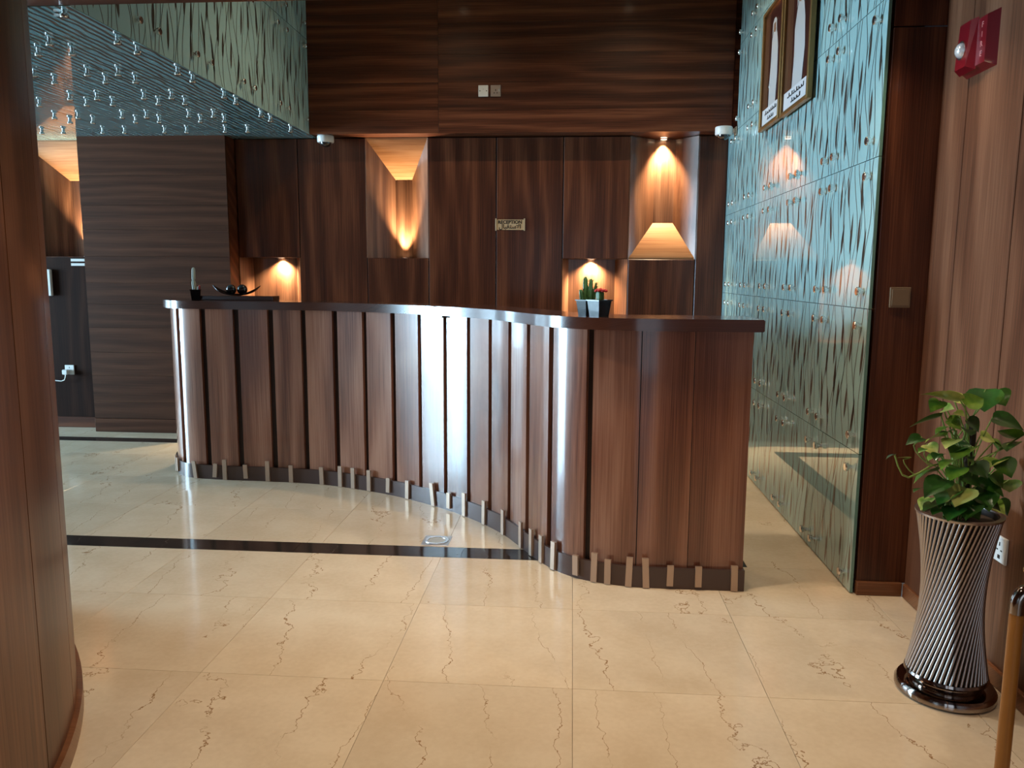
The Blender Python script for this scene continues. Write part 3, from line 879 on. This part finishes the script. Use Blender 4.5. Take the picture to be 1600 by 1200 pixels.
def portrait(label, y0, y1, z0, z1, robe, lines):
    t = thing('framed_portrait', label, 'picture', (XP, (y0 + y1) / 2, z0), 'framed portraits on the glass wall')
    f = .022; X0, X1 = XP - .016, XP + .012
    for a, b in (((X0, y0, z0), (X1, y0 + f, z1)), ((X0, y1 - f, z0), (X1, y1, z1)), ((X0, y0 + f, z0), (X1, y1 - f, z0 + f)), ((X0, y0 + f, z1 - f), (X1, y1 - f, z1))):
        obj('frame', box(a, b, .003), GOLD, t)
    a, b, c, d = y0 + f, y1 - f, z0 + f, z1 - f
    obj('backing', box((XP, a - .004, c - .004), (XP + .01, b + .004, d + .004)), PBACK, t)
    obj('standoff', box((XP + .01, a, d - .06), (XG - .001, b, d - .02)), WDARK, t)
    W, H = b - a, d - c
    F = lambda u, v: (XP - .0012, b - u * W, c + v * H)      # u from left as seen, v up

    def flat(nm, pts, mat, dx=0):
        bm = bmesh.new(); n = len(pts)
        fr = [bm.verts.new((F(u, v)[0] - dx, F(u, v)[1], F(u, v)[2])) for u, v in pts]; bk = [bm.verts.new((F(u, v)[0] - dx + .0012, F(u, v)[1], F(u, v)[2])) for u, v in pts]
        bm.faces.new(fr); bm.faces.new(bk[::-1])
        for i in range(n): bm.faces.new((fr[i], fr[(i + 1) % n], bk[(i + 1) % n], bk[i]))
        obj(nm, bm, mat, t, sm=False)
    flat('printed_curtain', [(.02, .16), (.3, .16), (.27, .98), (.02, .98)], PBACK2)
    flat('printed_robe', robe, ROBE, .0013)
    hx = sum(u for u, v in robe) / len(robe); hz = max(v for u, v in robe)
    flat('printed_head', [(hx + .075 * cos(q), hz + .02 + .05 * sin(q)) for q in [2 * pi * i / 14 for i in range(14)]], SKIN, .0026)
    flat('printed_headscarf', [(hx - .12, hz - .05), (hx - .1, hz + .06), (hx - .04, hz + .09), (hx + .04, hz + .09), (hx + .1, hz + .06), (hx + .12, hz - .05), (hx + .07, hz), (hx + .06, hz + .05), (hx - .06, hz + .05), (hx - .07, hz)], ROBE, .0039)
    flat('caption_card', [(.03, .005), (.97, .005), (.97, .15), (.03, .15)], PAPER, .0013)
    q = random.Random(lines)
    bm = bmesh.new()
    for row, (ua, ub, v0) in enumerate(((.2, .8, .1), (.35, .68, .045))):
        u = ua
        while u < ub:
            L = q.uniform(.04, .1); h = q.uniform(.012, .026)
            pts = [(u, v0), (u + L * .3, v0 - .006), (u + L * .7, v0 - .004), (u + L, v0 + h)]
            for (p0, p1) in zip(pts, pts[1:]):
                A, B = F(*p0), F(*p1)
                box((XP - .0046, min(A[1], B[1]) - .001, min(A[2], B[2]) - .0014), (XP - .003, max(A[1], B[1]) + .001, max(A[2], B[2]) + .0014), 0, bm)
            u += L + q.uniform(.01, .03)
    obj('caption_script', bm, INK, t, sm=False)


portrait('right gilt-framed portrait of a person in a white robe, nearer the wood wall', 4.10, 4.625, 2.165, 2.86, [(.34, .15), (.72, .15), (.78, .4), (.74, .62), (.68, .74), (.58, .80), (.48, .80), (.42, .72), (.36, .6), (.38, .4)], 5)
portrait('left gilt-framed portrait of a person in a white robe, nearer the bulkhead', 4.655, 5.12, 2.175, 2.86, [(.36, .15), (.74, .15), (.78, .4), (.76, .62), (.68, .75), (.6, .80), (.5, .80), (.42, .72), (.4, .5), (.36, .35)], 8)

# floor drain
t = thing('floor_drain', 'square steel floor drain cover beside the dark stone strip', 'drain', (-.647, 3.712, 0))
bm = bmesh.new(); X0, X1, Y0, Y1 = -.715, -.58, 3.641, 3.785
box((X0, Y0, 0), (X1, Y1, .0025), .001, bm)
obj('cover_plate', bm, STEEL, t)
obj('rim_ring', lathe([(.044, .0024), (.058, .0024), (.057, .005), (.045, .005)], (-.647, 3.713, 0), 32, hoop=True), CHROME, t)
obj('grate', lathe([(0, .0024), (.043, .0024), (.043, .0038), (0, .0042)], (-.647, 3.713, 0), 32), GREYP, t)

# ------------------------------------------------------------------ steel planter with pothos
PX, PY = 1.197, 2.45
pt = thing('potted_pothos', 'leafy variegated pothos in a twisted steel-tube planter by the right wall', 'plant', (PX, PY, 0))
obj('base_disc', lathe([(0, 0), (.138, 0), (.145, .008), (.145, .024), (.138, .034), (.118, .037), (0, .037)], (PX, PY, 0), 48), DSTEEL, pt)
obj('base_collar', lathe([(.0, .037), (.103, .037), (.107, .044), (.106, .056), (.118, .059), (.121, .066), (.118, .074), (.1, .076), (0, .076)], (PX, PY, 0), 48), DSTEEL, pt)
NT_ = 50; ZP0, ZP1 = .074, .585
RB, RTOP, TW = .113, .116, R(82)
b_, t_ = V((RB, 0, ZP0)), V((RTOP * cos(TW), RTOP * sin(TW), ZP1))
tb = tube([b_, t_], .0043, 10); me0 = bpy.data.meshes.new('tube'); bmesh.ops.recalc_face_normals(tb, faces=tb.faces); tb.to_mesh(me0); tb.free(); me0.materials.append(STEEL); smooth(me0, 50)
for i in range(NT_):
    o = link('tube', me0, pt, (PX, PY, 0)); o.rotation_euler = (0, 0, 2 * pi * i / NT_)
lin = []
for k in range(11):
    f = k / 10; p = b_.lerp(t_, f); lin.append((math.hypot(p.x, p.y) - .0075, p.z))
obj('inner_liner', lathe([(0, ZP0)] + lin + [(lin[-1][0] - .006, ZP1), (lin[-1][0] - .008, ZP1 - .045), (0, ZP1 - .045)], (PX, PY, 0), 40), plain('liner_dark', (.03, .022, .018), .4, .5), pt)
obj('top_ring', lathe([(.108, ZP1 - .004), (.122, ZP1 - .004), (.123, ZP1 + .003), (.108, ZP1 + .003)], (PX, PY, 0), 48, hoop=True), STEEL, pt)
obj('moss_pole', tube([(PX + .01, PY, ZP1 - .03), (PX + .012, PY, .86)], .017, 10), MOSS, pt)


def atpx(x, y, Y):
    """point of the plane y = Y seen at a crop position of the reference study (plant only)"""
    d = (1380 + x / 5 - 800) / 1234 * rt + (600 - 590 - y / 5) / 1234 * up + fw
    return V((0, 0, 1.3)) + d * (Y / d.y)


def leaf(b, tip, wid, roll=0.0, droop=.12, fold=.25):
    b, tip = V(b), V(tip); ax = tip - b; L = ax.length; ax.normalize()
    sd = ax.cross(V((0, 0, 1)))
    sd = sd.normalized() if sd.length > .05 else V((1, 0, 0))
    sd = Matrix.Rotation(roll, 3, ax) @ sd; nr = sd.cross(ax)
    bm = bmesh.new(); prof = [(0, .0), (.03, .52), (.1, .82), (.22, 1.0), (.38, .98), (.55, .8), (.72, .53), (.87, .24), (1, 0)]
    rows = []
    for t, wv in prof:
        hw = wid / 2 * wv; back = .06 * L * (1 if .01 < t < .12 else 0)
        c = b + ax * (t * L) - nr * (droop * L * (t - .35) ** 2 * 1.3)
        if hw == 0: rows.append([bm.verts.new(c)])
        else:
            rows.append([bm.verts.new(c + s * sd * hw * abs(s_) - ax * back * abs(s_) - nr * 0 + nr * (fold * hw * abs(s_) ** 1.3)) for s, s_ in ((-1, 1), (-1, .5), (0, 0), (1, .5), (1, 1))])
    for a, c in zip(rows, rows[1:]):
        if len(a) == 1:
            for j in range(4): bm.faces.new((a[0], c[j + 1], c[j]))
        elif len(c) == 1:
            for j in range(4): bm.faces.new((a[j], a[j + 1], c[0]))
        else:
            for j in range(4): bm.faces.new((a[j], a[j + 1], c[j + 1], c[j]))
    return obj('leaf', bm, LEAF, pt, ang=80)


def petiole(a, b, sag=.02, r=.0022):
    a, b = V(a), V(b); m = (a + b) / 2 + V((0, 0, sag))
    pts = [a.lerp(m, i / 4).lerp(m.lerp(b, i / 4), i / 4) for i in range(5)]
    obj('stalk', tube(pts, r, 5), PVIO, pt)


LV = [  # base x, y, tip x, y (study positions), depth of base and tip, width, roll
    (600, 175, 285, 98, 2.40, 2.36, .055, .5), (560, 190, 612, 112, 2.42, 2.46, .07, .4), (445, 180, 372, 262, 2.40, 2.34, .05, -.3),
    (450, 295, 188, 378, 2.41, 2.36, .03, .9), (640, 215, 790, 160, 2.38, 2.40, .062, .7), (800, 90, 790, 268, 2.42, 2.40, .10, .2), (870, 110, 965, 215, 2.45, 2.42, .085, .5),
    (855, 310, 1110, 395, 2.44, 2.40, .075, .5), (305, 465, 178, 510, 2.36, 2.34, .042, -.4), (325, 555, 272, 585, 2.34, 2.33, .03, 0),
    (92, 600, 15, 630, 2.31, 2.30, .022, .3), (205, 628, 105, 622, 2.32, 2.31, .026, .3), (480, 790, 320, 925, 2.36, 2.30, .075, -.2),
    (1060, 470, 890, 400, 2.43, 2.42, .06, .6), (1110, 500, 960, 570, 2.42, 2.38, .085, .4), (905, 640, 1010, 780, 2.40, 2.36, .08, .3), (915, 640, 800, 700, 2.42, 2.36, .065, .1),
    (540, 960, 300, 1010, 2.40, 2.30, .09, .3), (700, 900, 935, 1025, 2.40, 2.36, .10, .3), (740, 800, 960, 915, 2.42, 2.38, .07, .5), (480, 450, 310, 485, 2.40, 2.37, .05, .6),
    (520, 420, 440, 440, 2.38, 2.34, .04, .3), (470, 250, 550, 240, 2.40, 2.36, .04, .8), (560, 270, 640, 300, 2.37, 2.35, .045, .2), (650, 400, 690, 450, 2.36, 2.33, .05, -.3),
    (420, 720, 220, 800, 2.40, 2.38, .06, .4), (460, 600, 330, 640, 2.42, 2.40, .055, .2), (540, 560, 690, 530, 2.38, 2.34, .07, .5), (620, 620, 700, 640, 2.37, 2.33, .055, -.2),
    (500, 330, 620, 400, 2.38, 2.36, .06, .5), (430, 590, 400, 640, 2.36, 2.34, .035, 0), (760, 450, 880, 500, 2.43, 2.42, .055, .5), (860, 500, 960, 560, 2.45, 2.44, .06, .2),
    (620, 990, 760, 1100, 2.38, 2.33, .09, .2), (480, 1010, 380, 1060, 2.40, 2.36, .06, .1), (820, 980, 960, 1060, 2.44, 2.40, .07, .3), (620, 760, 760, 850, 2.40, 2.36, .07, .3),
    (340, 520, 420, 600, 2.40, 2.36, .05, .4), (900, 560, 830, 470, 2.46, 2.47, .06, .3), (1010, 640, 1090, 740, 2.46, 2.46, .07, .3), (980, 800, 1100, 900, 2.47, 2.46, .07, .4),
    (330, 860, 230, 880, 2.42, 2.40, .05, .4), (560, 480, 480, 540, 2.36, 2.33, .06, .1), (700, 540, 640, 600, 2.36, 2.33, .05, .3)]
LV += [(560, 880, 420, 990, 2.38, 2.33, .08, .2), (640, 860, 560, 1000, 2.36, 2.31, .085, -.2), (380, 940, 290, 1030, 2.42, 2.38, .06, .3), (760, 900, 830, 1040, 2.40, 2.33, .085, .1), (560, 640, 440, 700, 2.36, 2.32, .06, .3),
       (700, 680, 820, 780, 2.38, 2.34, .075, .4), (600, 540, 560, 640, 2.36, 2.32, .06, -.2), (660, 320, 760, 420, 2.40, 2.38, .06, .4), (520, 380, 400, 430, 2.40, 2.37, .05, .3), (600, 700, 520, 800, 2.35, 2.31, .065, .1),
       (840, 760, 940, 860, 2.42, 2.40, .075, .3), (880, 700, 1000, 740, 2.46, 2.45, .06, .4), (460, 860, 340, 900, 2.44, 2.42, .06, .3), (700, 1000, 640, 1100, 2.36, 2.32, .08, .1), (900, 960, 980, 1080, 2.46, 2.44, .07, .2), (580, 1020, 500, 1110, 2.36, 2.32, .07, .1)]
q = random.Random(12)
for i, (bx, by, tx, ty, d0, d1, wd, ro) in enumerate(LV):
    b = atpx(bx, by, d0); tp = atpx(tx, ty, d1)
    for v_ in (b, tp): v_.x = min(v_.x, XW - .012 - (wd / 2 if wd > .05 else 0) * .6)
    leaf(b, tp, wd, ro, q.uniform(.08, .3), q.uniform(.1, .35))
    if i not in (8, 9, 10, 11):
        petiole(V((PX + q.uniform(-.035, .035), PY + q.uniform(-.04, .02), max(ZP1 - .02, b.z - q.uniform(.1, .22)))), b, q.uniform(.0, .03))
vine = [atpx(560, 690, 2.40), atpx(450, 672, 2.37), atpx(370, 690, 2.35), atpx(290, 740, 2.34), atpx(200, 780, 2.33), atpx(150, 760, 2.32), atpx(115, 690, 2.31), atpx(90, 605, 2.31)]
obj('vine', tube(vine, .0028, 6), PVIO, pt)
obj('vine', tube([atpx(365, 692, 2.35), atpx(290, 620, 2.35), atpx(250, 570, 2.355), atpx(238, 530, 2.36), atpx(305, 465, 2.36)], .002, 5), PVIO, pt)
obj('vine', tube([atpx(255, 770, 2.335), atpx(200, 720, 2.33), atpx(165, 670, 2.325), atpx(158, 640, 2.32), atpx(205, 628, 2.32)], .0018, 5), PVIO, pt)
obj('vine', tube([atpx(480, 660, 2.38), atpx(420, 700, 2.36), atpx(350, 660, 2.35), atpx(318, 600, 2.34), atpx(325, 555, 2.34)], .0018, 5), PVIO, pt)
for x_, z_ in ((545, .85), (600, .8), (520, .74)):
    p1 = atpx(x_, 700, 2.41); obj('stem', tube([(p1.x, 2.42, ZP1 - .03), (p1.x + .004, 2.415, ZP1 + .1), (p1.x - .002, 2.41, z_)], .005, 6), PVIO, pt)
obj('soil', lathe([(0, ZP1 - .031), (.1, ZP1 - .031), (.1, ZP1 - .018), (0, ZP1 - .012)], (PX, PY, 0), 32), SOIL, pt)

# ------------------------------------------------------------------ handrail at the right edge, nearest the camera
hr = thing('handrail', 'honey-wood post with a dark polished metal elbow at the lower right edge', 'handrail', (.968, 1.7, 0))
obj('post', lathe([(.0148, .012), (.0148, .585)], (.968, 1.7, 0), 20), POSTW, hr)
obj('base_flange', lathe([(0, 0), (.045, 0), (.045, .008), (.02, .014), (0, .014)], (.968, 1.7, 0), 28), DSTEEL, hr)
pts = [(.968, 1.7, .583), (.968, 1.7, .606)] + [(.968 + .03 * (1 - cos(a)), 1.7, .606 + .03 * sin(a)) for a in [pi / 2 * i / 6 for i in range(1, 7)]] + [(1.12, 1.7, .636)]
obj('elbow', tube(pts, .0158, 16), DSTEEL, hr)
obj('rail', tube([(1.12, 1.7, .636), (1.367, 1.7, .636)], .0148, 16), POSTW, hr)
obj('wall_flange', lathe([(0, 0), (.035, 0), (.035, .008), (0, .012)], (XW - .013, 1.7, .636), 24, axis='X'), DSTEEL, hr)
bm = bmesh.new(); bmesh.ops.create_uvsphere(bm, u_segments=16, v_segments=10, radius=.012, matrix=Matrix.Translation((.985, 1.7, .682)))
tube([(.988, 1.7, .64), (.985, 1.7, .676)], .004, 8, bm)
obj('finial', bm, plain('brass', (.6, .4, .14), .2, 1), hr)
